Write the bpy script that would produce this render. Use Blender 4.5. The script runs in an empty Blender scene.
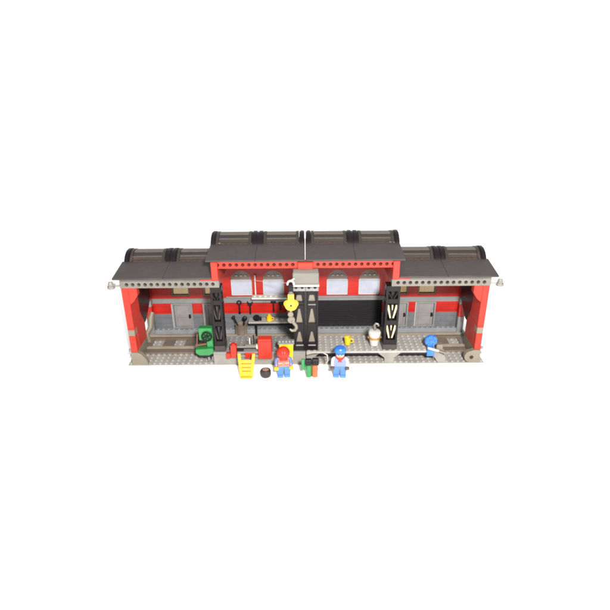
import bpy, bmesh, math, random
from mathutils import Vector, Matrix
random.seed(7)
R = math.radians
U = 0.008                                   # one stud pitch in metres: everything below is written in studs
S = bpy.context.scene
C = S.collection

# ------------------------------------------------------------------ camera
cam = bpy.data.cameras.new('camera'); co = bpy.data.objects.new('camera', cam); C.objects.link(co)
cam.sensor_fit = 'HORIZONTAL'; cam.sensor_width = 36.0; cam.lens = 36.0 * 512 / 610
cam.clip_start = 0.02; cam.clip_end = 60
P = R(24.0)
fwd = Vector((0, math.cos(P), -math.sin(P))); up = Vector((0, math.sin(P), math.cos(P))); rt = Vector((1, 0, 0))
M = Matrix((rt, up, -fwd)).transposed().to_4x4()
M = M @ Matrix.Rotation(R(-0.45), 4, 'Z')
M.translation = Vector((-0.1, -77.15, 45.75)) * U
co.matrix_world = M
S.camera = co
# ------------------------------------------------------------------ light: white photo surround and a flash by the camera
W = bpy.data.worlds.new('World'); S.world = W; W.use_nodes = True
bg = W.node_tree.nodes['Background']; bg.inputs[0].default_value = (1.0, 0.995, 0.985, 1); bg.inputs[1].default_value = 1.06

def lamp(name, loc, target, size, energy, color):
    l = bpy.data.lights.new(name, 'AREA'); l.shape = 'DISK'; l.size = size * U; l.energy = energy; l.color = color
    o = bpy.data.objects.new(name, l); C.objects.link(o)
    o.location = Vector(loc) * U
    o.rotation_euler = (Vector(target) - Vector(loc)).to_track_quat('-Z', 'Y').to_euler()
    return o
lamp('flash', (14, -92, 67), (0, 6, 7), 11, 31.0, (1.0, 0.965, 0.91))
S.view_settings.view_transform = 'Standard'; S.view_settings.look = 'None'
S.view_settings.exposure = 0.0; S.view_settings.gamma = 1.0
S.cycles.max_bounces = 10; S.cycles.transparent_max_bounces = 16
S.cycles.filter_width = 2.0

# ------------------------------------------------------------------ materials
MATS = {}
def srgb(r, g, b):
    f = lambda c: (c / 255) / 12.92 if c <= 10 else ((c / 255 + 0.055) / 1.055) ** 2.4
    return (f(r), f(g), f(b), 1)
def plastic(name, col, rough=0.32, spec=0.45, seams=False, wear=0.12, seamw=None):
    m = bpy.data.materials.new(name); m.use_nodes = True
    nt = m.node_tree; b = nt.nodes['Principled BSDF']
    tc = nt.nodes.new('ShaderNodeTexCoord')
    n = nt.nodes.new('ShaderNodeTexNoise'); n.inputs['Scale'].default_value = 70; n.inputs['Detail'].default_value = 5
    nt.links.new(tc.outputs['Object'], n.inputs['Vector'])
    mr = nt.nodes.new('ShaderNodeMapRange'); mr.inputs['From Min'].default_value = 0.3; mr.inputs['From Max'].default_value = 0.7
    mr.inputs['To Min'].default_value = 1 - wear; mr.inputs['To Max'].default_value = 1 + wear
    nt.links.new(n.outputs['Fac'], mr.inputs['Value'])
    mx = nt.nodes.new('ShaderNodeVectorMath'); mx.operation = 'SCALE'
    mx.inputs[0].default_value = [c * 0.52 for c in col[:3]]
    nt.links.new(mr.outputs['Result'], mx.inputs['Scale'])
    nt.links.new(mx.outputs['Vector'], b.inputs['Base Color'])
    n2 = nt.nodes.new('ShaderNodeTexNoise'); n2.inputs['Scale'].default_value = 240; n2.inputs['Detail'].default_value = 3
    nt.links.new(tc.outputs['Object'], n2.inputs['Vector'])
    r2 = nt.nodes.new('ShaderNodeMapRange'); r2.inputs['To Min'].default_value = rough - 0.08; r2.inputs['To Max'].default_value = rough + 0.1
    nt.links.new(n2.outputs['Fac'], r2.inputs['Value']); nt.links.new(r2.outputs['Result'], b.inputs['Roughness'])
    b.inputs['Specular IOR Level'].default_value = spec
    bp = nt.nodes.new('ShaderNodeBump'); bp.inputs['Strength'].default_value = 0.06; bp.inputs['Distance'].default_value = 0.0004
    nt.links.new(n.outputs['Fac'], bp.inputs['Height'])
    last = bp
    if seams:
        sw = nt.nodes.new('ShaderNodeSeparateXYZ'); nt.links.new(tc.outputs['Object'], sw.inputs[0])
        cb = nt.nodes.new('ShaderNodeCombineXYZ')
        nt.links.new(sw.outputs['X'], cb.inputs['X']); nt.links.new(sw.outputs['Z'], cb.inputs['Y'])
        br = nt.nodes.new('ShaderNodeTexBrick')
        br.inputs['Scale'].default_value = 1.0; br.inputs['Brick Width'].default_value = 4 * U; br.inputs['Row Height'].default_value = 1.2 * U
        br.inputs['Mortar Size'].default_value = 0.045 * U; br.inputs['Mortar Smooth'].default_value = 0.5
        br.inputs['Color1'].default_value = (1, 1, 1, 1); br.inputs['Color2'].default_value = (0.92, 0.92, 0.92, 1); br.inputs['Mortar'].default_value = (0.5, 0.5, 0.5, 1)
        nt.links.new(cb.outputs[0], br.inputs['Vector'])
        mm = nt.nodes.new('ShaderNodeMix'); mm.data_type = 'RGBA'; mm.blend_type = 'MULTIPLY'; mm.inputs[0].default_value = 0.8
        nt.links.new(mx.outputs['Vector'], mm.inputs[6]); nt.links.new(br.outputs['Color'], mm.inputs[7])
        nt.links.new(mm.outputs[2], b.inputs['Base Color'])
    nt.links.new(last.outputs['Normal'], b.inputs['Normal'])
    MATS[name] = m
    return m
def clear(name, tint, ior=1.5, rough=0.08, body=None, bodyamt=0.0):
    m = bpy.data.materials.new(name); m.use_nodes = True
    nt = m.node_tree; nt.nodes.remove(nt.nodes['Principled BSDF']); out = nt.nodes['Material Output']
    t = nt.nodes.new('ShaderNodeBsdfTransparent'); t.inputs[0].default_value = (*tint, 1)
    g = nt.nodes.new('ShaderNodeBsdfGlossy'); g.inputs['Roughness'].default_value = rough
    lw = nt.nodes.new('ShaderNodeFresnel'); lw.inputs['IOR'].default_value = ior
    mx = nt.nodes.new('ShaderNodeMixShader')
    nt.links.new(lw.outputs[0], mx.inputs[0]); nt.links.new(t.outputs[0], mx.inputs[1]); nt.links.new(g.outputs[0], mx.inputs[2])
    last = mx
    if body:
        d = nt.nodes.new('ShaderNodeBsdfDiffuse'); d.inputs[0].default_value = (*body, 1)
        n = nt.nodes.new('ShaderNodeTexNoise'); n.inputs['Scale'].default_value = 90
        tc = nt.nodes.new('ShaderNodeTexCoord'); nt.links.new(tc.outputs['Object'], n.inputs['Vector'])
        mr = nt.nodes.new('ShaderNodeMapRange'); mr.inputs['To Min'].default_value = bodyamt * 0.8; mr.inputs['To Max'].default_value = bodyamt * 1.2
        nt.links.new(n.outputs['Fac'], mr.inputs['Value'])
        m2 = nt.nodes.new('ShaderNodeMixShader')
        nt.links.new(mr.outputs[0], m2.inputs[0]); nt.links.new(mx.outputs[0], m2.inputs[1]); nt.links.new(d.outputs[0], m2.inputs[2])
        last = m2
    nt.links.new(last.outputs[0], out.inputs[0])
    MATS[name] = m
    return m

LG = plastic('old light grey plastic', (0.155, 0.143, 0.127, 1), 0.38, 0.4)
BASE = plastic('baseplate grey plastic', (0.35, 0.335, 0.315, 1), 0.4, 0.35)
TAN = plastic('yellowed grey plastic', (0.19, 0.165, 0.125, 1), 0.4, 0.4)
MG = plastic('medium grey plastic', (0.21, 0.215, 0.215, 1), 0.4, 0.4)
DG = plastic('dark grey wall plastic', (0.135, 0.14, 0.155, 1), 0.4, 0.4, seams=True)
BAND = plastic('grey band plastic', (0.20, 0.20, 0.20, 1), 0.4, 0.4)
ROOF = plastic('roof slate plastic', (0.052, 0.043, 0.044, 1), 0.45, 0.2, wear=0.08)
BLK = plastic('black plastic', (0.010, 0.0075, 0.009, 1), 0.3, 0.16)
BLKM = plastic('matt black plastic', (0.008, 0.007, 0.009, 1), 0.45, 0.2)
BRB = plastic('brown black plastic', (0.028, 0.018, 0.017, 1), 0.3, 0.4)
RED = plastic('bright red plastic', (0.47, 0.024, 0.011, 1), 0.36, 0.28)
REDW = plastic('red wall brick plastic', (0.44, 0.013, 0.007, 1), 0.38, 0.25, seams=True)
YEL = plastic('yellow plastic', (0.80, 0.50, 0.012, 1), 0.3, 0.45)
TYEL = plastic('warm yellow plastic', (0.85, 0.40, 0.014, 1), 0.32, 0.4)
GRN = plastic('green plastic', (0.010, 0.20, 0.045, 1), 0.3, 0.5)
BLU = plastic('blue plastic', (0.022, 0.15, 0.60, 1), 0.3, 0.45)
LBLU = plastic('light blue plastic', (0.055, 0.17, 0.50, 1), 0.35, 0.4)
LAV = plastic('pale lavender plastic', (0.20, 0.26, 0.52, 1), 0.35, 0.4)
PUR = plastic('violet blue plastic', (0.13, 0.14, 0.34, 1), 0.35, 0.4)
PINK = plastic('salmon vest plastic', (0.50, 0.14, 0.09, 1), 0.35, 0.4)
WHT = plastic('white plastic', (0.56, 0.545, 0.51, 1), 0.35, 0.4, wear=0.04)
GLINT = plastic('cream glint plastic', (0.58, 0.48, 0.30, 1), 0.35, 0.4)  # flash glint on the right girder braces, put into the colour
ORG = plastic('orange red plastic', (0.62, 0.10, 0.025, 1), 0.3, 0.45)
BRN = plastic('brown plastic', (0.13, 0.062, 0.03, 1), 0.35, 0.4)
OCH = plastic('ochre plastic', (0.38, 0.17, 0.03, 1), 0.35, 0.4)
GOLD = plastic('straw light plastic', (0.40, 0.30, 0.13, 1), 0.35, 0.4)  # straw colour for light coming through clear brown studs
FOOT = plastic('blue grey plastic', (0.235, 0.245, 0.265, 1), 0.38, 0.45)
WALLG = plastic('front wall grey plastic', (0.225, 0.212, 0.19, 1), 0.38, 0.4)
SLP = plastic('sleeper plastic', (0.16, 0.125, 0.10, 1), 0.45, 0.35)
RAIL = plastic('rail metal plastic', (0.30, 0.25, 0.19, 1), 0.35, 0.5)
DOORM = plastic('grey door plastic', (0.23, 0.215, 0.222, 1), 0.35, 0.45)
HOLE = plastic('dark hole shade plastic', (0.035, 0.018, 0.015, 1), 0.6, 0.2)  # dark colour for the shade inside the holes
SMOKE = clear('smoky brown clear plastic', (0.70, 0.64, 0.58), ior=1.6, rough=0.07, body=(0.10, 0.085, 0.075), bodyamt=0.08)
SMOKED = clear('dark smoky clear plastic', (0.30, 0.25, 0.22), rough=0.1, body=(0.05, 0.04, 0.035), bodyamt=0.35)
AMBER = clear('pale amber clear plastic', (0.80, 0.68, 0.48), rough=0.1, body=(0.24, 0.18, 0.10), bodyamt=0.3)
ARCH = clear('brown arched pane plastic', (0.6, 0.52, 0.46), rough=0.1, body=(0.15, 0.12, 0.105), bodyamt=0.7)
CROWN = clear('pale smoky highlight plastic', (0.7, 0.64, 0.57), ior=1.6, rough=0.12, body=(0.12, 0.102, 0.088), bodyamt=0.5)  # pale body for the light band along the skylight top
GLASS = clear('clear window plastic', (0.93, 0.95, 1.0), rough=0.05, body=(0.215, 0.225, 0.27), bodyamt=0.95)
CLEAR = clear('clear lamp plastic', (0.86, 0.85, 0.83), rough=0.05, body=(0.2, 0.19, 0.18), bodyamt=0.5)

# ------------------------------------------------------------------ mesh helpers (studs)
class MB:
    def __init__(self): self.b = bmesh.new()
    def add(self, tmp):
        me = bpy.data.meshes.new('t'); tmp.to_mesh(me); tmp.free(); self.b.from_mesh(me); bpy.data.meshes.remove(me); return self
    def box(self, x0, x1, y0, y1, z0, z1, bev=0.05, mat=None):
        t = bmesh.new(); bmesh.ops.create_cube(t, size=1)
        for v in t.verts: v.co = Vector(((x0 + x1) / 2 + v.co.x * (x1 - x0), (y0 + y1) / 2 + v.co.y * (y1 - y0), (z0 + z1) / 2 + v.co.z * (z1 - z0)))
        bev = min(bev, 0.3 * min(abs(x1 - x0), abs(y1 - y0), abs(z1 - z0)))
        if bev > 0.004: bmesh.ops.bevel(t, geom=t.edges[:], offset=bev, segments=1, affect='EDGES')
        if mat is not None: t.transform(mat)
        return self.add(t)
    def cyl(self, c, r, h, axis='Z', seg=18, r2=None, bev=0.0, mat=None):       # c = centre of the base, h along +axis
        t = bmesh.new(); bmesh.ops.create_cone(t, cap_ends=True, segments=seg, radius1=r, radius2=r if r2 is None else r2, depth=h)
        for v in t.verts: v.co.z += h / 2
        if bev: bmesh.ops.bevel(t, geom=[e for e in t.edges if abs(e.verts[0].co.z - e.verts[1].co.z) < 1e-5], offset=bev, segments=2, affect='EDGES')
        if axis == 'X': t.transform(Matrix.Rotation(R(90), 4, 'Y'))
        if axis == 'Y': t.transform(Matrix.Rotation(R(-90), 4, 'X'))
        t.transform(Matrix.Translation(c))
        if mat is not None: t.transform(mat)
        return self.add(t)
    def rod(self, a, b, r, seg=10):
        a, b = Vector(a), Vector(b); d = b - a
        t = bmesh.new(); bmesh.ops.create_cone(t, cap_ends=True, segments=seg, radius1=r, radius2=r, depth=d.length)
        t.transform(Matrix.Translation((a + b) / 2) @ d.to_track_quat('Z', 'Y').to_matrix().to_4x4())
        return self.add(t)
    def tube(self, pts, r, seg=10):
        pts = [Vector(p) for p in pts]; t = bmesh.new(); rings = []
        prev = None
        for i, p in enumerate(pts):
            d = (pts[min(i + 1, len(pts) - 1)] - pts[max(i - 1, 0)]).normalized()
            if prev is None:
                n = d.orthogonal().normalized()
            else:
                n = (prev - d * prev.dot(d)).normalized()
            prev = n; bn = d.cross(n)
            rr = r[i] if isinstance(r, (list, tuple)) else r
            rings.append([t.verts.new(p + n * rr * math.cos(k * 2 * math.pi / seg) + bn * rr * math.sin(k * 2 * math.pi / seg)) for k in range(seg)])
        for a, b in zip(rings, rings[1:]):
            for k in range(seg): t.faces.new((a[k], a[(k + 1) % seg], b[(k + 1) % seg], b[k]))
        t.faces.new(rings[0][::-1]); t.faces.new(rings[-1])
        bmesh.ops.recalc_face_normals(t, faces=t.faces[:])
        return self.add(t)
    def lathe(self, prof, c=(0, 0, 0), seg=24, mat=None):                      # prof: (radius, z)
        t = bmesh.new(); rings = []
        for r, z in prof:
            rings.append([t.verts.new((r * math.cos(k * 2 * math.pi / seg), r * math.sin(k * 2 * math.pi / seg), z)) for k in range(seg)])
        for a, b in zip(rings, rings[1:]):
            for k in range(seg): t.faces.new((a[k], a[(k + 1) % seg], b[(k + 1) % seg], b[k]))
        t.faces.new(rings[0][::-1]); t.faces.new(rings[-1])
        bmesh.ops.recalc_face_normals(t, faces=t.faces[:])
        if mat is not None: t.transform(mat)
        t.transform(Matrix.Translation(c))
        return self.add(t)
    def prism(self, poly, a, b, axis='Y', bev=0.0, mat=None):
        # poly in (x,z) for axis Y, (y,z) for axis X, (x,y) for axis Z
        t = bmesh.new()
        def pt(p, s):
            return (p[0], s, p[1]) if axis == 'Y' else (s, p[0], p[1]) if axis == 'X' else (p[0], p[1], s)
        A = [t.verts.new(pt(p, a)) for p in poly]; B = [t.verts.new(pt(p, b)) for p in poly]
        n = len(poly)
        t.faces.new(A); t.faces.new(B[::-1])
        for i in range(n): t.faces.new((A[i], B[i], B[(i + 1) % n], A[(i + 1) % n]))
        bmesh.ops.recalc_face_normals(t, faces=t.faces[:])
        if bev: bmesh.ops.bevel(t, geom=t.edges[:], offset=bev, segments=1, affect='EDGES')
        bmesh.ops.triangulate(t, faces=[f for f in t.faces if len(f.verts) > 4])
        if mat is not None: t.transform(mat)
        return self.add(t)
    def frame(self, x0, x1, z0, z1, w, y0, y1):                               # a rectangular rim
        self.box(x0, x0 + w, y0, y1, z0, z1, .03); self.box(x1 - w, x1, y0, y1, z0, z1, .03)
        self.box(x0 + w, x1 - w, y0, y1, z1 - w, z1, .03); self.box(x0 + w, x1 - w, y0, y1, z0, z0 + w, .03); return self
    def ball(self, c, r, sc=(1, 1, 1), seg=20, mat=None):
        t = bmesh.new(); bmesh.ops.create_uvsphere(t, u_segments=seg, v_segments=seg // 2 + 2, radius=r)
        t.transform(Matrix.Translation(c) @ Matrix.Diagonal((*sc, 1)))
        if mat is not None: t.transform(mat)
        return self.add(t)
    def studs(self, x0, x1, y0, y1, z, skip=None, step=1, r=0.3, h=0.2):
        nx, ny = int(round(x1 - x0)), int(round(y1 - y0))
        for i in range(nx):
            for j in range(ny):
                x, y = x0 + i + .5, y0 + j + .5
                if skip and skip(x, y): continue
                self.stud(x, y, z, r, h)
        return self
    def stud(self, x, y, z, r=0.3, h=0.2, seg=12):
        b = self.b; bev = 0.04
        rg = []
        for rr, zz in ((r, z - 0.01), (r, z + h - bev), (r - bev, z + h)):
            rg.append([b.verts.new((x + rr * math.cos(k * 2 * math.pi / seg), y + rr * math.sin(k * 2 * math.pi / seg), zz)) for k in range(seg)])
        for p, q in zip(rg, rg[1:]):
            for k in range(seg): b.faces.new((p[k], p[(k + 1) % seg], q[(k + 1) % seg], q[k]))
        b.faces.new(rg[-1]); return self
    def build(self, name, mat, parent=None, loc=None, smooth=True, label=None, kind=None):
        me = bpy.data.meshes.new(name)
        bmesh.ops.scale(self.b, vec=(U, U, U), verts=self.b.verts[:])
        self.b.to_mesh(me); self.b.free()
        me.materials.append(mat)
        if smooth:
            me.polygons.foreach_set('use_smooth', [True] * len(me.polygons))
            me.set_sharp_from_angle(angle=R(35))
        o = bpy.data.objects.new(name, me); C.objects.link(o)
        if parent is not None: o.parent = parent
        if loc is not None: o.location = Vector(loc) * U
        if label: o['label'] = label
        if kind: o['kind'] = kind
        return o
def each(name, mat, parent, mbs, **k):
    return [m.build(name, mat, parent, **k) for m in mbs][0]
def thing(name, label, cat, loc=(0, 0, 0), rz=0, group=None):
    o = bpy.data.objects.new(name, None); C.objects.link(o); o.empty_display_size = 0.01
    o.location = Vector(loc) * U; o.rotation_euler = (0, 0, R(rz))
    o['label'] = label; o['category'] = cat
    if group: o['group'] = group
    return o
def tag(o, label, cat, group=None):
    o['label'] = label; o['category'] = cat
    if group: o['group'] = group
    return o

# ------------------------------------------------------------------ setting: one white surface
fm = bpy.data.materials.new('white paper'); fm.use_nodes = True
fb = fm.node_tree.nodes['Principled BSDF']; fb.inputs['Base Color'].default_value = (0.97, 0.97, 0.965, 1); fb.inputs['Roughness'].default_value = 0.9
fb.inputs['Specular IOR Level'].default_value = 0.0
fn = fm.node_tree.nodes.new('ShaderNodeTexNoise'); fn.inputs['Scale'].default_value = 300
fbp = fm.node_tree.nodes.new('ShaderNodeBump'); fbp.inputs['Strength'].default_value = 0.03; fbp.inputs['Distance'].default_value = 0.0003
fm.node_tree.links.new(fn.outputs['Fac'], fbp.inputs['Height']); fm.node_tree.links.new(fbp.outputs['Normal'], fb.inputs['Normal'])
MB().box(-2500, 2500, -2500, 2500, -0.5, 0, 0).build('floor', fm, kind='structure', smooth=False)

# ================================================================== THE TWO SHED HALVES
DZ = 2.95                                    # the middle bay is this much taller
def barrel(parent, x0, x1, zc, pattern, cut=None):
    """half-round ridge: pattern = list of (width, 'b'|'g')"""
    yc, r = 8.0, 3.0
    def shell(xa, xb, ro, ri, a0=8, a1=172, seg=22):
        m = bmesh.new()
        poly = []
        for k in range(seg + 1):
            a = R(a0 + (a1 - a0) * k / seg); poly.append((yc - ro * math.cos(a), zc + ro * math.sin(a)))
        for k in range(seg, -1, -1):
            a = R(a0 + (a1 - a0) * k / seg); poly.append((yc - ri * math.cos(a), zc + ri * math.sin(a)))
        n = seg + 1
        A = [m.verts.new((xa, *p)) for p in poly]; B = [m.verts.new((xb, *p)) for p in poly]
        N = len(poly)
        for i in range(N): m.faces.new((A[i], B[i], B[(i + 1) % N], A[(i + 1) % N]))
        for k in range(seg):
            m.faces.new((A[k], A[k + 1], A[N - 2 - k], A[N - 1 - k])); m.faces.new((B[k + 1], B[k], B[N - 1 - k], B[N - 2 - k]))
        bmesh.ops.recalc_face_normals(m, faces=m.faces[:])
        return m
    holder = MB(); holder.box(x0, x1, yc - r - .25, yc - r + 0.35, zc + 0.3, zc + 1.15, .04)
    holder.box(x0, x1, yc + r - .35, yc + r + 0.25, zc + 0.62, zc + .75, .04)
    hb = holder.build('ridge_roof', BRB, parent)
    x = x0
    for w, k in pattern:
        xa, xb = x + .02, x + w - .02
        if k == 'b':
            m = MB(); m.add(shell(xa, xb, r + .02, r - .2))
            n = int(round(w))
            for i in range(n): m.add(shell(x + i + .22, x + i + .78, r + .17, r - .05))
            m.build('ridge_cap', BLK, hb)
        else:
            m = MB(); m.add(shell(xa + .5, xb - .5, r - .02, r - .13, 8, 150)); sk = m.build('skylight', SMOKE, hb)
            MB().add(shell(xa + .48, xb - .48, r - .02, r - .16, 150.5, 172, 8)).build('rear_panel', ROOF, hb)  # opaque rear shell added to darken the view through the lower skylight
            MB().add(shell(xa + .5, xb - .5, r + .03, r - .015, 70, 104, 8)).build('crown_highlight', CROWN, sk)  # paler strip painted in as the highlight along the crown
            MB().add(shell(xa + .5, xb - .5, r + .03, r - .015, 38, 40, 2)).build('streak_bar', SMOKED, sk)  # thin raised bar added to catch light as a streak
            for q in (xa, xb - .5): MB().add(shell(q, q + .46, r + .1, r - .13)).build('skylight_rib', SMOKED, hb)
        x += w
    return hb
def slope(parent, x0, x1, z, cuts, mat=ROOF):
    xs = [x0] + cuts + [x1]
    for xa, xb in zip(xs, xs[1:]):
        poly = [(-.25, z), (-.25, z + .3), (5.55, z + 1.2), (5.55, z + .9)]
        MB().prism(poly, xa + .018, xb - .018, 'X', bev=.035).build('roof_slate', mat, parent)
        MB().box(xa + .018, xb - .018, 10.5, 13.1, z - .15, z + .1, .035).build('rear_roof_slate', mat, parent)
def hole_beam(parent, x0, x1, z, y, holes, mat, top=0.0, name='hole_beam', r=0.3):
    """a beam one stud deep, with round through-holes"""
    m = MB(); zc = z + .6; h = 1.2; seg = 16
    b = m.b; edges = [x0] + [(p + q) / 2 for p, q in zip(holes, holes[1:])] + [x1]
    for i, c in enumerate(holes):
        xa, xb = edges[i], edges[i + 1]
        if i == 0 and c - xa > .9:
            m.box(xa, c - .5, y, y + 1, z, z + h, 0); xa = c - .5
        if i == len(holes) - 1 and xb - c > .9:
            m.box(c + .5, xb, y, y + 1, z, z + h, 0); xb = c + .5
        ring = [(c + r * math.cos(2 * math.pi * k / seg), zc + r * math.sin(2 * math.pi * k / seg)) for k in range(seg)]
        rect = []
        for k in range(seg):                               # matching points on the cell outline
            ca, sa = math.cos(2 * math.pi * k / seg), math.sin(2 * math.pi * k / seg)
            t = min(((xb - c) if ca > 0 else (c - xa)) / max(abs(ca), 1e-6), .6 / max(abs(sa), 1e-6))
            rect.append((c + ca * t, zc + sa * t))
        cor = [(xb, z + h), (xa, z + h), (xa, z), (xb, z)]
        for yy, flip in ((y, False), (y + 1, True)):
            vi = [b.verts.new((p[0], yy, p[1])) for p in ring]; vo = [b.verts.new((p[0], yy, p[1])) for p in rect]
            for k in range(seg):
                b.faces.new((vi[k], vo[k], vo[(k + 1) % seg], vi[(k + 1) % seg]))
                p, q = rect[k], rect[(k + 1) % seg]
                if abs(p[0] - q[0]) > 1e-4 and abs(p[1] - q[1]) > 1e-4:
                    cc = min(cor, key=lambda w: (w[0] - (p[0] + q[0]) / 2) ** 2 + (w[1] - (p[1] + q[1]) / 2) ** 2)
                    b.faces.new((vo[k], b.verts.new((cc[0], yy, cc[1])), vo[(k + 1) % seg]))
            if not flip: fr = vi
            else: bk = vi
        for k in range(seg): b.faces.new((fr[k], fr[(k + 1) % seg], bk[(k + 1) % seg], bk[k]))
        for zz in (z, z + h):
            b.faces.new([b.verts.new(p) for p in ((xa, y, zz), (xb, y, zz), (xb, y + 1, zz), (xa, y + 1, zz))])
    for xx in (x0, x1): b.faces.new([b.verts.new(p) for p in ((xx, y, z), (xx, y + 1, z), (xx, y + 1, z + h), (xx, y, z + h))])
    bmesh.ops.remove_doubles(b, verts=b.verts[:], dist=1e-4); bmesh.ops.recalc_face_normals(b, faces=b.faces[:])
    o = m.build(name, mat, parent)
    l = MB()
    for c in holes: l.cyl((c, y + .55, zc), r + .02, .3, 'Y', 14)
    l.build('hole_shade', HOLE, o)  # dark plugs put in for the shade within the holes
    return o
def wall_bars(m, x0, x1, z0, z1, y0, y1, openings):
    """wall with rectangular openings (x0,x1,z0,z1), not overlapping in x"""
    x = x0
    for a, b_, c, d in sorted(openings):
        if a > x: m.box(x, a, y0, y1, z0, z1, 0)
        if c > z0: m.box(a, b_, y0, y1, z0, c, 0)
        if d < z1: m.box(a, b_, y0, y1, d, z1, 0)
        x = b_
    if x < x1: m.box(x, x1, y0, y1, z0, z1, 0)
    return m

def shed(side):
    s = side                                  # -1 left, +1 right
    if s < 0:
        t = thing('toy_train_shed', 'half of the red toy engine shed with tool shelves on its back wall', 'toy building')
    else:
        t = thing('toy_train_shed', 'half of the red toy engine shed with black roller door and raised platform', 'toy building')
    def X(a, b):                              # mirrored x range
        return (s * a, s * b) if s > 0 else (s * b, s * a)
    # ---- baseplate
    xa, xb = X(.04, 31)
    m = MB().box(xa, xb, 0, 16, 0.0, .2, .03)
    m.studs(-31 if s < 0 else 0, 0 if s < 0 else 31, 0, 16, .2)
    m.build('baseplate', BASE, t)
    # ---- ledge under the rear wall
    xa, xb = X(.04, 30.2)
    m = MB().box(xa, xb, 11.0, 12.9, .21, 1.36, .05)
    m.studs(-30 if s < 0 else 0, 0 if s < 0 else 30, 11, 12, 1.36, r=.29)
    m.build('wall_footing', FOOT, t)
    # ---- rear wall: wing part
    doors = [(-25.5, -21.6), (-19.5, -15.6)] if s < 0 else [(21.0, 24.9), (15.75, 19.65)]
    wx = X(15.0, 30.2)
    m = MB()
    wall_bars(m, *wx, 4.4, 6.6, 12, 13, [(a, b, 4.4, 6.6) for a, b in doors])
    wall_bars(m, *wx, 7.6, 15.92, 12, 13, [(a + .2, b - .2, 8.0, 11.4) for a, b in doors])
    # middle bay, red
    wins = [(-14, -10), (-8, -4)] if s < 0 else [(4, 8), (10, 14)]
    cx = X(.05, 15.0)
    wall_bars(m, *cx, 7.6, 18.87, 12, 13, [(a, b, 8.0, 13.2) for a, b in wins])
    for a, b in wins:                         # round heads of the openings
        c = (a + b) / 2; n = 12
        for q in (1, -1):
            poly = [(c + q * 2.0, 13.2), (c, 13.2)] + [(c + q * 1.9 * math.sin(R(90) * k / n), 11.25 + 1.85 * math.cos(R(90) * k / n)) for k in range(n + 1)] + [(c + q * 2.0, 11.25)]
            m.prism(poly, 12.0, 13.0, 'Y')
    if s < 0: m.box(cx[0], cx[1], 12, 13, 4.4, 6.5, 0)
    else:
        m.box(14.62, 15.0, 12, 13, 4.4, 6.6, 0); m.box(.05, 2.2, 12, 13, 4.4, 6.5, 0)
    rw = m.build('rear_wall', REDW, t, smooth=False)
    m = MB()
    if s < 0: m.box(wx[0], cx[1], 11.93, 13.03, 6.6, 7.6, .04); m.box(-15, -.05, 11.7, 12.9, 7.62, 7.95, .05)
    else: m.box(.05, wx[1], 11.93, 13.03, 6.6 if False else 7.0, 7.6, .04); m.box(14.62, wx[1], 11.93, 13.03, 6.6, 6.99, .04); m.box(.05, 15, 11.7, 12.9, 7.62, 7.95, .05)
    m.build('grey_band', BAND, rw)
    (d0, d1), (d2, d3) = sorted(doors)
    for p, q in ([(wx[0], d0), (d1, d2), (d3, cx[1])] if s < 0 else [(.05, 2.2), (14.62, d0), (d1, d2), (d3, wx[1])]):
        MB().box(p, q, 12, 13, 1.37, 4.4, 0).build('grey_base_course', DG, rw, smooth=False)
    # ---- doors
    for a, b in doors:
        d = MB()
        d.box(a + .35, b - .35, 12.25, 12.5, 1.6, 6.3, .04)
        d.frame(a + .7, b - .7, 4.0, 6.0, .12, 12.17, 12.26); d.frame(a + .7, b - .7, 1.9, 3.7, .12, 12.17, 12.26)
        dd = d.build('door', DOORM, t)
        f = MB().frame(a + .02, b - .02, 1.38, 6.58, .3, 11.88, 12.7)
        f.build('door_frame', MG, dd)
        f = MB().box(a - .06, a + .04, 11.8, 11.95, 1.5, 6.5, .02); f.build('door_edge_strip', WHT, dd)
        h = MB().box(b - .85, b - .5, 11.95, 12.2, 3.4, 4.2, .05); h.rod((b - .8, 11.85, 3.8), (b - .45, 11.85, 3.8), .12)
        h.build('door_handle', BLK, dd)
        # small window above the door
        w = MB().frame(a + .22, b - .22, 8.02, 11.38, .28, 12.05, 12.8); ww = w.build('window', BRN, t)
        p = MB().box(a + .5, b - .5, 12.35, 12.5, 8.3, 11.1, 0); p.build('window_pane', AMBER, ww)
    # ---- arched windows of the middle bay
    for a, b in wins:
        c = (a + b) / 2
        w = MB().frame(a + .02, b - .02, 8.02, 11.2, .14, 12.3, 12.75); ww = w.build('window', WHT, t)
        MB().box(a + .16, b - .16, 12.45, 12.55, 8.16, 11.06, 0).build('window_pane', GLASS, ww)
        n = 20; poly = [(c + 1.88 * math.cos(R(180) * k / n), 11.24 + 1.82 * math.sin(R(180) * k / n)) for k in range(n + 1)]
        MB().prism(poly, 12.3, 12.6, 'Y').build('arched_pane', ARCH, ww)
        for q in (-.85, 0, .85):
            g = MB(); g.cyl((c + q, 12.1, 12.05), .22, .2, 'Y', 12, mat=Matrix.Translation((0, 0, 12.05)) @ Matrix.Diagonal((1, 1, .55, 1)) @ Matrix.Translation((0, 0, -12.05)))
            g.build('pane_glint', WHT, ww)  # white disc in place of a flash glint on the pane
    if s > 0:                                 # roller door
        m = MB(); z = 1.42
        while z < 6.95:
            m.box(2.22, 14.6, 12.12, 12.5, z, z + .36, .07); z += .38
        rd = m.build('roller_door', BLKM, t)
        MB().box(2.2, 2.42, 11.9, 12.7, 1.4, 6.98, .03).box(14.38, 14.6, 11.9, 12.7, 1.4, 6.98, .03).build('door_track', BLK, rd)
    # ---- rear corner column
    xa, xb = X(29.0, 30.2)
    cm = MB().box(xa, xb, 10.75, 11.98, 3.9, 6.4, .05).box(xa, xb, 10.75, 11.98, 7.7, 14.6, .05)
    cc = cm.build('rear_column', REDW, t)
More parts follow.
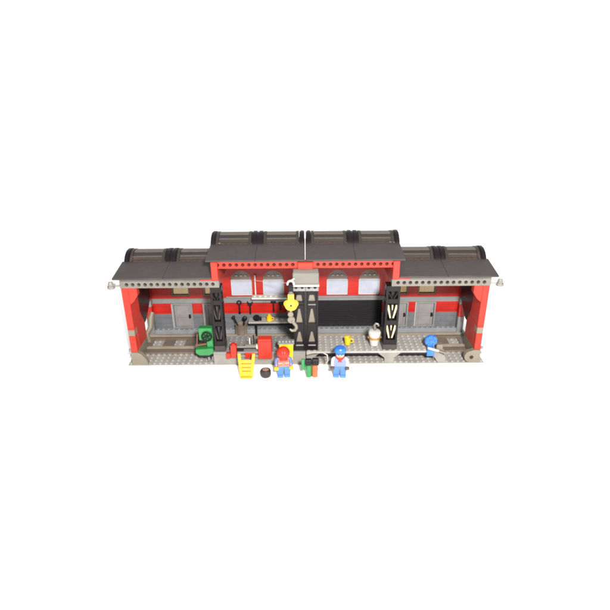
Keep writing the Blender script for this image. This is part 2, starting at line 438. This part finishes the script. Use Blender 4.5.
    each('column_band', BAND, cc, [MB().box(xa, xb, 10.75, 11.98, .22, 3.88, .05), MB().box(xa, xb, 10.75, 11.98, 6.42, 7.68, .05)])
    # ---- end wall: front pillar, bracket, black arch, opening at the back
    xa, xb = X(28.95, 30.05)
    m = MB().box(xa, xb, .1, 5.9, 7.2, 14.58, .05)
    m.box(xa, xb, .1, 1.4, 6.9, 7.18, .03); m.box(xa, xb, .1, 1.4, 2.7, 5.78, .05)
    bx = [(s * 28.93, 14.58), (s * 27.5, 14.58), (s * 27.5, 13.3), (s * 28.2, 12.2), (s * 28.93, 11.6)]
    m.prism(bx, .1, 1.3, 'Y', bev=.04)
    m.box(xa, xb, 1.42, 5.9, 2.7, 7.18, .05)
    ew = m.build('end_wall', RED, t)
    each('grey_course', TAN, ew, [MB().box(xa, xb, .1, 1.4, 5.8, 6.88, .05), MB().box(xa, xb, .97, 6, .22, 2.68, .05)])
    arch = [(4.3, 14.58), (4.3, 8.4), (5.95, 5.6), (6.7, 5.7), (8.2, 6.6), (9.6, 7.6), (10.7, 8.6), (10.7, 14.58)]
    m = MB().prism(arch, xa - .06, xb + .02, 'X'); m.build('black_arch', BLK, ew)
    xa, xb = X(29.0, 30.1)
    m = MB().box(xa, xb, 1.1, 12.9, 14.6, 15.93, .04); m.prism([(1.2, 15.94), (10.4, 15.94), (10.3, 16.9), (5, 17.0)], X(29.6, 30.1)[0], X(29.6, 30.1)[1], 'X'); m.build('end_lintel', RED, ew)
    # hinge bracket at the foot of the pillar
    n = 14; cxk = s * 28.5
    poly = [(-30.1, .22), (-30.1, 2.66), (-29.0, 2.66), (-28.3, 2.2), (-27.6, 1.3), (-27.3, .22)] if s < 0 else [(s * 30.1, .22), (s * 30.1, 2.66), (s * 28.9, 2.66)] + [(cxk - s * 1.1 * math.sin(R(150) * k / n), 1.35 + 1.1 * math.cos(R(150) * k / n)) for k in range(n + 1)] + [(s * 28.5, .22)]
    k_ = MB().prism(poly, -.05, .95 if True else 1, 'Y', bev=.05).build('foot_bracket', TAN, t)
    if s > 0: MB().cyl((s * 28.6, -.09, 1.3), .34, .08, 'Y', 16).build('bracket_hole_shade', HOLE, k_)  # dark disc in place of the shade inside the hole
    m = MB().cyl((s * 30.12 if s > 0 else -30.52, .5, 2.9), .28, .4, 'X', 12).cyl((s * 30.12 if s > 0 else -30.45, .5, 1.9), .2, .33, 'X', 12); m.build('side_clip', MG, k_)
    # ---- wing beam, filler, roof
    bx0, bx1 = X(14.0, 30.1)
    hs = [s * k for k in range(15, 30)]; hs.sort()
    hb = hole_beam(t, bx0, bx1, 14.6, .02, hs, LG)
    MB().box(*X(17.0, 30.1), .1, 1.0, 15.81, 16.1, .03).build('beam_plate', LG, hb)
    MB().box(*X(15.12, 16.98), -.05, 1.0, 15.81, 16.22, .04).build('red_beam_plate', RED, hb)
    slope(t, *X(15.16, 31.15), 16.1, [s * 23.0])
    barrel(t, *X(15.2, 30.85), 15.6, [(.97, 'b'), (6, 'g'), (2, 'b'), (6, 'g'), (.68, 'b')] if s < 0 else [(.68, 'b'), (6, 'g'), (2, 'b'), (6, 'g'), (.97, 'b')])
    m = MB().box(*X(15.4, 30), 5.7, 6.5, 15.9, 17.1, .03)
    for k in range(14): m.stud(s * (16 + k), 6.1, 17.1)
    m.build('lit_stud_strip', GOLD, t)  # studs coloured as light showing through, seen behind the skylight
    # ---- middle bay: posts, beam, roof
    pz = X(14.02, 15.08)
    m = MB().box(*pz, -.28, .72, 15.85, 19.0, .06).box(*pz, .75, 11.98, 15.82, 18.86, .04)
    m.build('corner_post', RED, t)
    MB().box(*X(14.05, 15.0), 1.05, 11.98, 14.6, 15.8, .04).build('cross_beam', RED, t)
    hs = [s * k for k in range(2, 15)]; hs.sort()
    hole_beam(t, *X(1.25, 14.0), 17.85, .02, hs, RED)
    MB().box(*X(.06, 14.0), .15, 1.0, 19.055, 19.12, 0).build('beam_plate', RED, t)
    slope(t, *X(.08, 15.9), 16.1 + DZ, [s * 8.0])
    barrel(t, *X(.1, 15.9), 15.6 + DZ, [(.9, 'b'), (6, 'g'), (2, 'b'), (6, 'g'), (.9, 'b')])
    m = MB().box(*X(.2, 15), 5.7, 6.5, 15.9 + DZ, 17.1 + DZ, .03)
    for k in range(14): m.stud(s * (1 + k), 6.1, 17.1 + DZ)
    m.build('lit_stud_strip', GOLD, t)  # same light-coloured studs for the middle bay
    # ---- platform
    if s < 0:
        m = MB().box(-15.95, -.06, .02, .95, .22, 2.22, .05).box(-15.95, -14.9, .97, 6, .22, 2.22, .05)
        m.build('front_wall', WALLG, t)
        m = MB().box(-15.95, -.06, .0, 6, 2.24, 2.6, .05)
        m.studs(-15, 0, 1, 6, 2.6)
        m.build('platform', MG, t)
    else:
        def pier(c, wl, wr, bl, br):
            return [(c - wl, .22), (c + wr, .22), (c + wr, 1.2), (c + wr + br, 2.22), (c - wl - bl, 2.22), (c - wl, 1.2)]
        ps = [MB(), MB(), MB()]
        ps[0].prism([(.06, .22), (.8, .22), (.8, .9), (2.3, 2.22), (.06, 2.22)], .04, 1.0, 'Y', bev=.04)
        ps[1].prism(pier(14.4, .8, .8, 1.2, 1.2), .04, 1.0, 'Y', bev=.04)
        ps[2].prism([(22.9, .22), (24.4, .22), (24.0, 1.6), (22.9, 2.22), (20.9, 2.22), (22.2, 1.3)], .04, 1.0, 'Y', bev=.04)
        ps[2].box(22.2, 22.9, .9, 6, .22, 2.22, .05)
        each('platform_pier', WALLG, t, ps)
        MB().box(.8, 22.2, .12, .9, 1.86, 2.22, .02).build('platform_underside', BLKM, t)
        m = MB().box(.06, 22.9, 0, 6, 2.24, 2.6, .05)
        m.studs(0, 22, 0, 6, 2.6)
        m.build('platform', BASE, t)
    # ---- lattice girders
    if s < 0: zig = (-15.62, -13.82); dm = BRB
    else: zig = (13.25, 15.55); dm = GLINT  # cream is a flash reflection painted on black braces; left ones stay dark
    a, b = zig
    g = MB()
    z0, z1 = 2.62, 14.58; y0, y1 = .15, 2.15
    g.box(a, a + .38, y0, y0 + .38, z0 + 1.2, z1, .05); g.box(b - .38, b, y0, y0 + .38, z0 + 1.2, z1, .05)
    g.box(a, a + .38, y1 - .38, y1, z0 + 1.2, z1, .05); g.box(b - .38, b, y1 - .38, y1, z0 + 1.2, z1, .05)
    for zz in (z0 + 1.2, 7.5, 11.4): 
        g.box(a + .02, b - .02, y0 + .03, y1 - .02, zz + .01, zz + .85, .04)
    g.box(a, b, y0 + .03, y1, 13.6, z1, .04)
    c = (a + b) / 2
    g.box(c - .28, c + .28, y0 + .5, y1 - .5, z0 + 1.2, z1 - .1, .04)          # core post
    for zz in (4.7, 8.4):
        for q in (-1, 1):
            g.rod((c + q * .85, y1 - .25, zz + 2.9), (c + q * .15, y1 - .25, zz), .16)
    g.box(a + .2, b - .2, y1 - .3, y1 - .1, z0 + 1.2, z1 - .1, .02)
    for q in (-1, 1): g.rod((c + q * .15, y0 + .2, 12.3), (c + q * .9, y0 + .2, 13.6), .16)
    gg = g.build('lattice_girder', BLK, t)
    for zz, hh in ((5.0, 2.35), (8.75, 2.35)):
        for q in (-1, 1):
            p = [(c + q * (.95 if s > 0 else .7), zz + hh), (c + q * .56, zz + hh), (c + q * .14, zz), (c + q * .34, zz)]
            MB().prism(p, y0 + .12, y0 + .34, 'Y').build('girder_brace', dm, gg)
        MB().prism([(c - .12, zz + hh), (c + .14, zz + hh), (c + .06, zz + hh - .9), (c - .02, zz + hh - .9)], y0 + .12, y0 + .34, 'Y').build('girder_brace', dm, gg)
    MB().box(a - .05, b + .05, y0 - .08, y1 + .05, z0 + .21, z0 + 1.19, .06).build('girder_foot', BRB, gg)
    # middle girder with triangular openings
    a, b = X(.008, 2.08)
    c = (a + b) / 2
    g = MB(); z0, z1 = 2.82, 13.85; y0 = .1
    g.box(a, a + .3, y0, 2.1, z0, z1, .04); g.box(b - .3, b, y0, 2.1, z0, z1, .04)
    levels = [(3.95, 4.35, 6.35), (7.7, 8.1, 10.6), (11.55, 11.9, 13.1)]
    bars = [(z0, 3.7), (3.95, 4.3), (6.4, 7.95), (10.65, 11.3), (11.55, 11.9), (13.15, z1)]
    for p, q in bars: g.box(a + .3, b - .3, y0 + .04, 1.9, p, q, .04)
    for zb, zt, top in ((4.3, 6.4, .16), (7.95, 10.65, .16), (11.9, 13.15, .38)):
        for q in (-1, 1):
            poly = [(c + q * .69, zb), (c + q * .6, zb), (c + q * top, zt), (c + q * .69, zt)]
            g.prism(poly, y0 + .06, 1.7, 'Y')
    gg = g.build('lattice_girder', BLK, t)
    MB().box(a + .31, b - .31, .55, .8, z0, z1, 0).build('girder_core', TAN, gg)
    MB().box(a + .4, b - .4, y0 - .02, y0 + .03, 3.72, 3.94, 0).build('grey_strip', MG, gg)
    if s > 0: MB().box(a + .4, b - .4, y0 - .02, y0 + .03, 11.32, 11.52, 0).build('grey_strip', LG, gg)
    hb = hole_beam(t, a - .04, b + .04, 13.87, .0, [c - .5, c + .5], MG, r=.24)
    # red blocks over the hoist
    if s < 0: MB().box(-1.22, 1.22, -.55, .9, 17.8, 18.98, .08).build('red_block', RED, t)
    # clear lamp on the end
    lx = s * 31.75
    l = MB().cyl((lx, .55, 14.35), .62, .5, 'Z', 18, bev=.08).cyl((lx, .55, 14.87), .5, .65, 'Z', 18, r2=.35, bev=.06).cyl((lx - s * .2, .55, 15.0), .22, .5, 'X', 10)
    lo = l.build('end_lamp', CLEAR, t)
    MB().rod((s * 30.1, .55, 14.9), (s * 31.2, .55, 14.75), .16).build('lamp_arm', CLEAR, lo)
    return t
shed_l = shed(-1)
shed_r = shed(1)
# hoist housing at the joint (belongs to the half with the tools)
m = MB().box(-2.05, 2.15, -1.0, .0, 15.42, 17.4, .1).prism([(-1.0, 17.41), (-.0, 17.41), (-.0, 17.78), (-.5, 17.78)], -1.95, 2.05, 'X', bev=.04)
hh = m.build('hoist_housing', LG, shed_l)
MB().box(-2.1, 2.2, -1.25, 1.0, 15.1, 15.4, .05).build('housing_lip', WHT, hh)
# shelves
m = MB().box(-10.05, -3.2, 10.35, 11.9, 7.96, 8.3, .04); m.studs(-10, -4, 10.6, 11.6, 8.3); m.box(-3.5, -3.2, 11, 11.9, 5, 7.95, .04)
m.build('upper_shelf', WHT, shed_l)
m = MB().box(-10.85, -2.3, 9.9, 11.95, 3.2, 3.5, .04)
m.studs(-6, -3, 10.5, 11.5, 3.5); sh = m.build('lower_shelf', BASE, shed_l)
MB().box(-10.8, -2.35, 9.95, 11.9, 2.95, 3.19, .03).build('shelf_shadow_strip', BLKM, sh)  # black strip put in as the shadow line under the shelf
MB().rod((-9.35, 11.5, 8.4), (-9.35, 11.5, 12.4), .14).build('shelf_post', WHT, shed_l)
MB().rod((-9.3, 10.5, 11.7), (-2.8, 4.5, 13.5), .035).build('string', WHT, shed_l)
MB().rod((-9.3, 9.0, .3), (-9.3, 9.95, 3.0), .16).build('shelf_leg', BLK, shed_l)

# ================================================================== track through the shed
def track(x0, x1, label):
    t = thing('railway_track', label, 'railway track', group='track running through the shed')
    for y in (5.3, 10.0):
        m = MB().box(x0, x1, y - .28, y + .28, .62, .78, .03).box(x0, x1, y - .1, y + .1, .79, .93, .03)
        m.build('rail', RAIL, t)
    for ya, yb in ((3.65, 6.1), (8.95, 10.95)): MB().box(x0, x1, ya, yb, .21, .6, .05).build('track_bed', SLP, t)
    x = x0 + .4
    while x + 2 < x1:
        m = MB().box(x, x + 2, 6.12, 8.93, .21, .61, .05)
        m.build('sleeper', SLP, t)
        x += 4
    return t
track(-30.9, -.1, 'toy railway track on grey sleepers running into the tool wall half of the shed')
track(.1, 30.9, 'toy railway track running between the raised platform and the black roller door')

# ================================================================== loose things inside
# hook and pulley
t = thing('hoist_pulley', 'yellow pulley block with grey hook hanging in front of the black middle girders', 'pulley', (-2.35, -1.7, 7.5))
m = MB().cyl((0, -.35, 4.75), 1.0, .7, 'Y', 22, bev=.08).ball((.62, 0, 4.9), .6, (1, .6, 1)).ball((-.62, 0, 4.9), .6, (1, .6, 1)).box(-.5, .5, -.28, .28, 5.5, 6.6, .1)
body = m.build('pulley_block', YEL, t)
MB().cyl((0, -.42, 4.7), .17, .1, 'Y', 14).build('pulley_axle', BLK, body)
MB().rod((0, 0, 6.6), (0, 0, 7.1), .32).cyl((0, 0, 6.62), .42, .25, 'Z', 14).build('pulley_shank', LG, t)
MB().box(-.4, .4, -.3, .3, 7.05, 8.3, .1).cyl((0, -.4, 7.7), .3, .8, 'Y', 14).build('hanger', BLK, t)
pts = [(.5 * math.cos(a), 0, 8.35 + .5 * math.sin(a)) for a in [k * math.pi / 8 for k in range(-1, 10)]]
MB().tube(pts, .17).build('hanger_ring', WHT, t)
m = MB().cyl((-.1, -.2, 3.05), .45, .4, 'Y', 16).box(-.22, .12, -.18, .18, 3.3, 3.9, .05).cyl((.0, -.2, 2.05), .6, .4, 'Y', 16, bev=.05).box(-.3, .2, -.15, .15, 2.4, 2.9, .04)
pts = [(.1, 0, 1.9), (.42, 0, 1.4), (.75, 0, 1.0), (.82, 0, .55), (.55, 0, .12), (.05, 0, .05), (-.3, 0, .35)]
m.tube(pts, [.3, .29, .28, .28, .27, .24, .15], 12)
m.build('chain_hook', TAN, t)
MB().rod((-1.8, -.9, 16.4), (-2.35, -1.7, 16.3), .16).build('hoist_arm', WHT, hh)

# wall tools
G = 'black tools hanging on the tool wall'
m = MB(); ring = [(.36 * math.cos(a), 0, .36 * math.sin(a)) for a in [k * math.pi / 8 for k in range(17)]]
m.tube(ring, .14).box(-.14, .14, -.1, .1, -2.1, -.34, .04).cyl((0, -.1, -2.1), .24, .2, 'Y', 12)
tag(m.build('ring_spanner', BLKM, loc=(-12.6, 11.75, 6.75)), 'black ring spanner hanging on red wall, round eye at its top', 'spanner', G)
m = MB().box(-.15, .15, -.1, .1, -2.2, -.3, .04); m.prism([(-.5, .55), (-.18, .05), (.18, .05), (.5, .55), (.55, .2), (.3, -.4), (-.3, -.4), (-.55, .2)], -.1, .1, 'Y')
tag(m.build('open_wrench', BLKM, loc=(-10.55, 11.75, 6.55)), 'black open-jawed wrench hanging beside the ring spanner on red wall', 'wrench', G)
m = MB().box(-.14, .14, -.1, .1, -1.9, 0, .04).box(-.5, .5, -.16, .16, 0, .42, .05)
tag(m.build('hammer', BLKM, loc=(-6.1, 11.75, 6.6)), 'black straight-handled hammer hanging under the white shelf', 'hammer', G)
m = MB().box(-.7, .6, -.2, .2, -.2, .35, .08).box(-.55, -.2, -.15, .15, -1.3, -.2, .05).cyl((.6, 0, .08), .12, .5, 'X', 10)
tag(m.build('power_drill', BLKM, loc=(-4.4, 11.75, 6.5)), 'black drill with pistol grip hanging by the yellow pulley', 'drill', G)
# bucket on the footing
t = thing('tool_bucket', 'grey-brown bucket with two black tool handles below the ring spanner', 'bucket', (-12.3, 10.3, .94))
MB().lathe([(.8, 0), (.95, .1), (1.05, 1.9), (1.1, 2.0), (.95, 2.0), (.9, .3)]).box(-1.05, 1.05, -.5, .5, 0, 1.7, .1).build('bucket', plastic('taupe plastic', (.20, .155, .125, 1), .4, .4), t)
m = MB().rod((-.4, 0, 1.2), (-1.2, 0, 3.3), .13).ball((-1.3, 0, 3.5), .3); m.build('tool_handle', BLKM, t)
m = MB().rod((.4, 0, 1.2), (.75, 0, 3.0), .13).ball((.8, 0, 3.2), .45, (1, .7, 1.1)); m.build('tool_handle', BLKM, t)
# things on the lower shelf
m = MB().cyl((0, -.25, .55), .62, .5, 'Y', 18, bev=.06).box(.4, .95, -.2, .2, .0, .8, .1).box(-.4, .4, -.25, .25, 0, .3, .04)
tag(m.build('saw', BLKM, loc=(-9.3, 10.6, 3.52)), 'round black saw resting on the lower grey shelf', 'saw')
m = MB().cyl((0, 0, 0), .55, .9, 'Z', 18, r2=.5, bev=.06).cyl((0, 0, .9), .3, .4, 'Z', 14, bev=.04).tube([(.45, -.1, .15), (.85, -.2, .3), (.85, -.2, .65), (.45, -.1, .75)], .09)
tag(m.build('yellow_jug', YEL, loc=(-6.9, 10.6, 3.52)), 'small yellow jug with knob lid on the lower grey shelf', 'jug')

# green winch by the black girder
t = thing('hand_winch', 'green winch with black hand wheel on two grey posts beside the dark girder', 'winch', (-17.2, 1.0, .41)); t.scale = (.94, .94, .96)
m = MB().box(-1.25, 1.3, -.1, 1.3, 4.2, 6.6, .12).box(.1, 1.3, -.2, 1.2, 2.6, 4.25, .1)
b = m.build('winch_body', GRN, t)
MB().prism([(-1.9, 2.75), (1.35, 2.9), (1.35, 1.9), (.5, 1.45), (-1.3, 1.45), (-2.0, 2.0)], -.75, 1.0, 'Y', bev=.08).build('winch_tray', GRN, t)
ring = [(.25 + .85 * math.cos(a), -.35, 5.1 + .85 * math.sin(a)) for a in [k * math.pi / 10 for k in range(21)]]
w = MB().tube(ring, .17)
for k in range(3):
    a = k * math.pi / 3 + .3; w.rod((.25 - .8 * math.cos(a), -.35, 5.1 - .8 * math.sin(a)), (.25 + .8 * math.cos(a), -.35, 5.1 + .8 * math.sin(a)), .11)
w.cyl((.25, -.5, 5.1), .28, .5, 'Y', 14); w.build('hand_wheel', BLK, t)
MB().rod((-1.7, -.2, 3.3), (.1, -.2, 3.6), .2).rod((-1.7, -.2, 3.2), (-1.45, -.2, 5.6), .12).build('lever', BRN, t)
for q in (.25, 1.0): MB().cyl((q, .0, .0), .26, 1.5, 'Z', 14, bev=.04).build('winch_post', MG, t)
MB().prism([(-1.6, 1.43), (1.3, 1.43), (1.0, 1.1), (-1.0, 1.1)], -.6, .9, 'Y').build('winch_keel', BLKM, t)

# lathe
t = thing('bench_lathe', 'red lathe with grey spindle standing over the front wall of the workshop', 'lathe', (-9.45, -.4, 1.0))
MB().box(1.3, 3.65, -.5, 1.1, .75, 4.0, .1).build('headstock', RED, t)
MB().box(1.33, 3.62, -.45, 1.1, 4.02, 4.45, .08).build('headstock_lid', RED, t)
MB().box(-3.4, -2.35, -.4, .7, .9, 3.3, .1).box(-4.2, -3.42, -.4, .6, .75, 1.7, .1).cyl((-2.85, .1, 3.3), .35, .25, 'Z', 14).build('tailstock', RED, t)
MB().rod((-2.3, .2, 2.75), (1.3, .2, 2.75), .2).box(-.9, 1.2, -.05, .6, 2.98, 3.25, .04).build('spindle', LG, t)
MB().box(-2.3, 1.28, -.2, 1.0, 1.65, 1.95, .05).box(-3.4, 1.28, -.25, .1, .95, 1.35, .05).build('lathe_bed', MG, t)
MB().box(-1.0, .8, -.42, .3, .85, 1.85, .08).build('carriage', RED, t)
MB().box(-2.3, -1.2, .0, .5, 2.0, 2.3, .05).rod((.6, .2, 3.2), (.6, .2, 5.0), .12).build('cutter', BLK, t)
MB().cyl((1.0, .2, 2.8), .5, .28, 'X', 18, bev=.05).rod((-.1, .3, 3.2), (-.1, .3, 4.4), .1).build('chuck', WHT, t)

# yellow bin behind the red capped figure
t = thing('tool_bin', 'yellow bin with toothed grey rim behind red-capped toy figure', 'bin', (-3.35, -1.15, 2.0))
m = MB().prism([(-1.0, .2), (1.1, -.2), (1.25, 3.0), (-1.15, 3.0)], -.55, .7, 'Y', bev=.1)
b = m.build('bin_body', YEL, t)
m = MB()
for k in range(5): m.ball((-1.05 + k * .55, -.1, 3.25), .28, (1, 1.2, .9))
m.box(-1.35, 1.4, -.7, .85, 3.02, 3.2, .04); m.build('toothed_rim', MG, t)
MB().ball((-.35, -.5, 2.35), .5).build('bin_boss', YEL, b)

# things on the platform
t = thing('yellow_cup', 'yellow cup with side handle standing on the raised platform', 'cup', (7.3, 2.2, 2.82))
MB().lathe([(.42, 0), (.48, .05), (.6, 1.25), (.62, 1.4), (.5, 1.4), (.42, .2)]).build('cup', YEL, t)
MB().tube([(.55, -.1, .35), (.95, -.15, .5), (.95, -.15, 1.0), (.58, -.1, 1.15)], .1).ball((-.1, 0, 1.35), .42, (1, 1, .7)).build('cup_handle', YEL, t)
t = thing('water_cask', 'white cask with brown belt and grey tap on top, on platform', 'cask', (11.95, 2.0, 2.82))
MB().lathe([(.68, 0), (.75, .06), (.85, .9), (.95, 1.3)]).build('cask_base', WHT, t)
MB().lathe([(.98, 1.28), (1.05, 1.32), (1.05, 1.62), (.98, 1.66)]).box(-1.2, 1.2, -.25, .25, 1.35, 1.6, .06).build('cask_belt', OCH, t)
MB().lathe([(.95, 1.64), (1.08, 2.0), (1.08, 2.5), (.9, 2.75), (.5, 2.85)]).build('cask_top', WHT, t)
MB().rod((0, 0, 2.8), (0, 0, 3.5), .25).tube([(0, 0, 3.3), (-.12, 0, 3.75), (.12, 0, 4.1), (.45, -.1, 4.05), (.6, -.15, 3.7)], .22).build('tap', LG, t)
# blue hand wheel at the end of the platform
t = thing('blue_hand_wheel', 'blue hand wheel with long pale lever mounted at end of platform', 'hand wheel', (21.35, .2, 2.5))
MB().cyl((0, -.3, 2.0), 1.05, .6, 'Y', 24, bev=.12).cyl((0, -.45, 2.0), .35, .2, 'Y', 14, bev=.03).box(-.5, .5, -.2, .4, .2, 1.1, .06).build('wheel', BLU, t)
m = MB()
for k in range(6):
    a = k * math.pi / 3; m.ball((.8 * math.cos(a), -.32, 2.0 + .8 * math.sin(a)), .22)
m.build('wheel_grip', BLU, t)
MB().box(-.6, .65, -.65, -.22, -.75, .5, .1).build('lower_bracket', BLU, t)
MB().rod((-.6, -.75, .95), (1.3, -.75, .35), .2).build('lever', WHT, t)
MB().rod((1.3, -.75, .35), (2.6, -.75, -.1), .17).build('lever_tip', TAN, t)
MB().box(1.0, 2.1, -.35, .7, .25, 1.3, .08).prism([(1.1, 1.32), (2.4, .2), (2.1, .2), (1.0, 1.1)], -.3, .6, 'Y').build('lever_block', TAN, t)
# beige coupling lever at the left end opening
t = thing('coupling_lever', 'beige bent lever leaning beside end wall above the track', 'lever', (-29.3, 7.2, .93))
MB().tube([(.2, 0, .2), (-.1, .2, 1.6), (.5, 1.0, 2.6), (.6, 1.6, 4.2), (.9, 2.0, 5.2)], [.35, .4, .5, .5, .35]).box(-.5, .6, -.4, .4, 0, .35, .05).build('lever', TAN, t)

# ================================================================== things in front of the shed
# yellow hand truck leaning back
t = thing('hand_truck', 'yellow slotted hand truck leaning against the red lathe', 'hand truck', (-9.95, -3.95, 0))
tilt = Matrix.Rotation(R(-24), 4, 'X')
fr = MB()
def bar(p, q, w=.22): fr.prism([(p[0] - w, p[1]), (p[0] + w, p[1]), (q[0] + w, q[1]), (q[0] - w, q[1])], -.22, .22, 'Y', bev=.05, mat=tilt)
for q in (-1, 1): bar((q * .85, .1), (q * 1.22, 4.0), .26)
for za, zb in ((.1, 1.0), (1.12, 1.62), (1.74, 2.24), (2.36, 2.95)):
    wa, wb = .72 + za * .09, .72 + zb * .09
    fr.prism([(-wa, za), (wa, za), (wb, zb), (-wb, zb)], -.16, .16, 'Y', bev=.05, mat=tilt)
f = fr.build('truck_frame', TYEL, t)
MB().box(-1.0, 1.0, -.6, .1, .04, .3, .05).build('toe_plate', TYEL, f)
MB().box(-.7, .7, .17, .26, .7, 2.6, 0, mat=tilt).build('rear_panel', OCH, f)
for q in (-1, 1): MB().cyl((q * .85 - .15, .75, .38), .38, .3, 'X', 18, bev=.05).build('wheel', BLKM, t)
# wheel
t = thing('small_wheel', 'small dark wheel with brown hub lying by the yellow hand truck', 'wheel', (-6.75, -3.6, 0))
MB().lathe([(.6, .02), (.8, .08), (.9, .35), (.9, 1.0), (.8, 1.28), (.62, 1.36), (.57, 1.28), (.5, .3)]).build('tyre', plastic('dark rubber', (.022, .017, .015, 1), .5, .3), t)
MB().cyl((0, 0, .25), .56, 1.06, 'Z', 20, bev=.06).cyl((0, 0, 1.31), .2, .1, 'Z', 12).build('hub', plastic('hub brown plastic', (.30, .20, .14, 1), .3, .5), t)
# gas bottles
t = thing('gas_bottle_set', 'green and orange gas bottles joined by black valves and a pale hose', 'gas bottles', (.95, -3.75, 0))
prof = [(.42, 0), (.5, .05), (.5, 2.0), (.42, 2.25), (.22, 2.35)]
MB().lathe(prof, (-.5, 0, 0)).build('bottle', GRN, t, label='green gas bottle')
MB().lathe(prof, (.52, 0, 0)).build('bottle', ORG, t, label='orange gas bottle')
m = MB().box(-1.1, .0, -.45, .45, 2.25, 3.3, .14).box(.05, 1.15, -.45, .45, 2.25, 3.4, .14).rod((-.3, 0, 2.8), (.4, 0, 2.8), .25).cyl((-.55, -.5, 2.72), .24, .2, 'Y', 14).cyl((.45, -.5, 2.75), .26, .2, 'Y', 14); m.build('valve', BLKM, t)
MB().box(-1.75, -1.15, -.2, .3, 1.3, 3.3, .1).box(-1.75, -.9, -.15, .25, 1.5, 1.95, .06).build('bracket', GRN, t)
MB().tube([(.9, .1, 2.5), (1.5, .2, 1.4), (2.2, .5, 1.6), (2.7, .9, 2.5), (2.6, 1.3, 3.3), (1.9, 1.6, 3.6), (.6, 1.9, 3.5), (-.8, 2.2, 3.0)], .1).build('hose', plastic('pale hose plastic', (.42, .39, .33, 1), .3, .5), t)

# toy figures
def figure(loc, label, rz, legm, torsom, armm, handm, headm, capm, kind):
    t = thing('toy_figure', label, 'toy figure', loc, rz); t.scale = (1.1, 1.1, 1.06)
    for q in (-1, 1):
        m = MB().box(q * .52 - .46, q * .52 + .46, -.5, .5, .28, 1.5, .06).box(q * .52 - .46, q * .52 + .46, -.72, .5, 0, .42, .06).cyl((q * .52 - .46, 0, 1.42), .5, .92, 'X', 20)
        m.build('leg', legm, t)
    MB().box(-.98, .98, -.48, .48, 1.6, 1.86, .05).build('hip', legm, t)
    to = MB().prism([(-.98, 1.87), (.98, 1.87), (.72, 3.42), (-.72, 3.42)], -.48, .48, 'Y', bev=.06).build('torso', torsom, t)
    for q in (-1, 1):
        m = MB().tube([(q * .80, 0, 3.2), (q * 1.0, -.02, 3.02), (q * 1.08, -.1, 2.6), (q * 1.1, -.28, 2.2), (q * 1.1, -.5, 1.98)], [.26, .3, .28, .25, .22], 12).ball((q * .84, 0, 3.12), .29)
        m.build('arm', armm, t)
        h = MB()
        cx, cy, cz = q * 1.12, -.74, 1.82
        arc = [(cx + .25 * math.cos(a), cy + .25 * math.sin(a) * .8, cz + .0) for a in [R(130 + 280 * k / 10) for k in range(11)]]
        for dz in (-.12, .0, .12): h.tube([(p[0], p[1], p[2] + dz) for p in arc], .1, 8)
        h.rod((q * 1.1, -.48, 1.98), (cx, cy + .2, cz), .13)
        h.build('hand', handm, t)
    he = MB().lathe([(.3, 3.43), (.36, 3.5), (.58, 3.56), (.64, 3.7), (.64, 4.3), (.55, 4.45), (.3, 4.5)]).build('head', headm, t)
    e = MB()
    for q in (-1, 1): e.cyl((q * .2, -.66, 4.02), .065, .06, 'Y', 10)
    e.tube([(-.2, -.635, 3.8), (0, -.66, 3.74), (.2, -.635, 3.8)], .03, 6)
    e.build('face', BLKM, he)
    if kind == 'cap':
        MB().lathe([(.72, 4.25), (.9, 4.4), (.92, 4.75), (.72, 5.08), (.3, 5.22)]).box(-.58, .58, -1.0, -.6, 4.28, 4.4, .05).cyl((0, 0, 5.18), .14, .1, 'Z', 12).build('cap', capm, t)
        m = MB()
        for q in (-1, 1):
            m.box(q * .45 - .12, q * .45 + .12, -.54, -.485, 2.75, 3.3, .02)
        m.box(-.55, .55, -.54, -.485, 2.0, 2.75, .02); m.build('bib', LBLU if False else LAV, to)
        m = MB().prism([(-.55, 3.4), (.55, 3.4), (.15, 3.0), (.3, 2.75), (0, 2.9), (-.3, 2.75), (-.15, 3.0)], -.62, -.5, 'Y', bev=.02).lathe([(.62, 3.36), (.66, 3.42), (.66, 3.54), (.5, 3.58)])
        m.build('neckerchief', RED, t)
    else:
        tl = Matrix.Translation((0, 0, 4.05)) @ Matrix.Rotation(R(38), 4, 'X') @ Matrix.Translation((0, 0, -4.05))
        m = MB().lathe([(.8, 3.9), (.98, 4.1), (.98, 4.45), (.84, 4.85), (.5, 5.1), (.15, 5.18)], mat=tl)
        m.box(-.6, .6, -1.25, -.7, 3.95, 4.1, .05, mat=tl); m.box(-.1, .1, -.7, .6, 4.7, 5.24, .05, mat=tl)
        m.build('helmet', capm, t)
        m = MB()
        for q in (-1, 1):
            m.prism([(q * .18, 2.25), (q * .85, 2.05), (q * .66, 3.36), (q * .3, 3.36), (q * .12, 2.9)], -.54, -.485, 'Y')
        v = m.build('vest', PINK, to)
        m = MB()
        for q in (-1, 1): m.box(q * .5 - .3, q * .5 + .3, -.56, -.545, 2.55, 2.63, 0)
        m.build('vest_stripe', WHT, v)
    return t
figure((-3.75, -3.45, 0), 'toy figure in red helmet and salmon vest before the yellow bin', 6, LBLU, plastic('pale salmon shirt plastic', (.52, .19, .13, 1), .35, .4), PUR, YEL, YEL, RED, 'helmet')
figure((5.6, -3.6, 0), 'toy figure in blue cap and red neckerchief, white sleeves, before the platform', -4, LBLU, LAV, WHT, plastic('dark glove plastic', (.10, .065, .055, 1), .35, .4), plastic('face skin plastic', (.75, .42, .22, 1), .35, .4), BLU, 'cap')
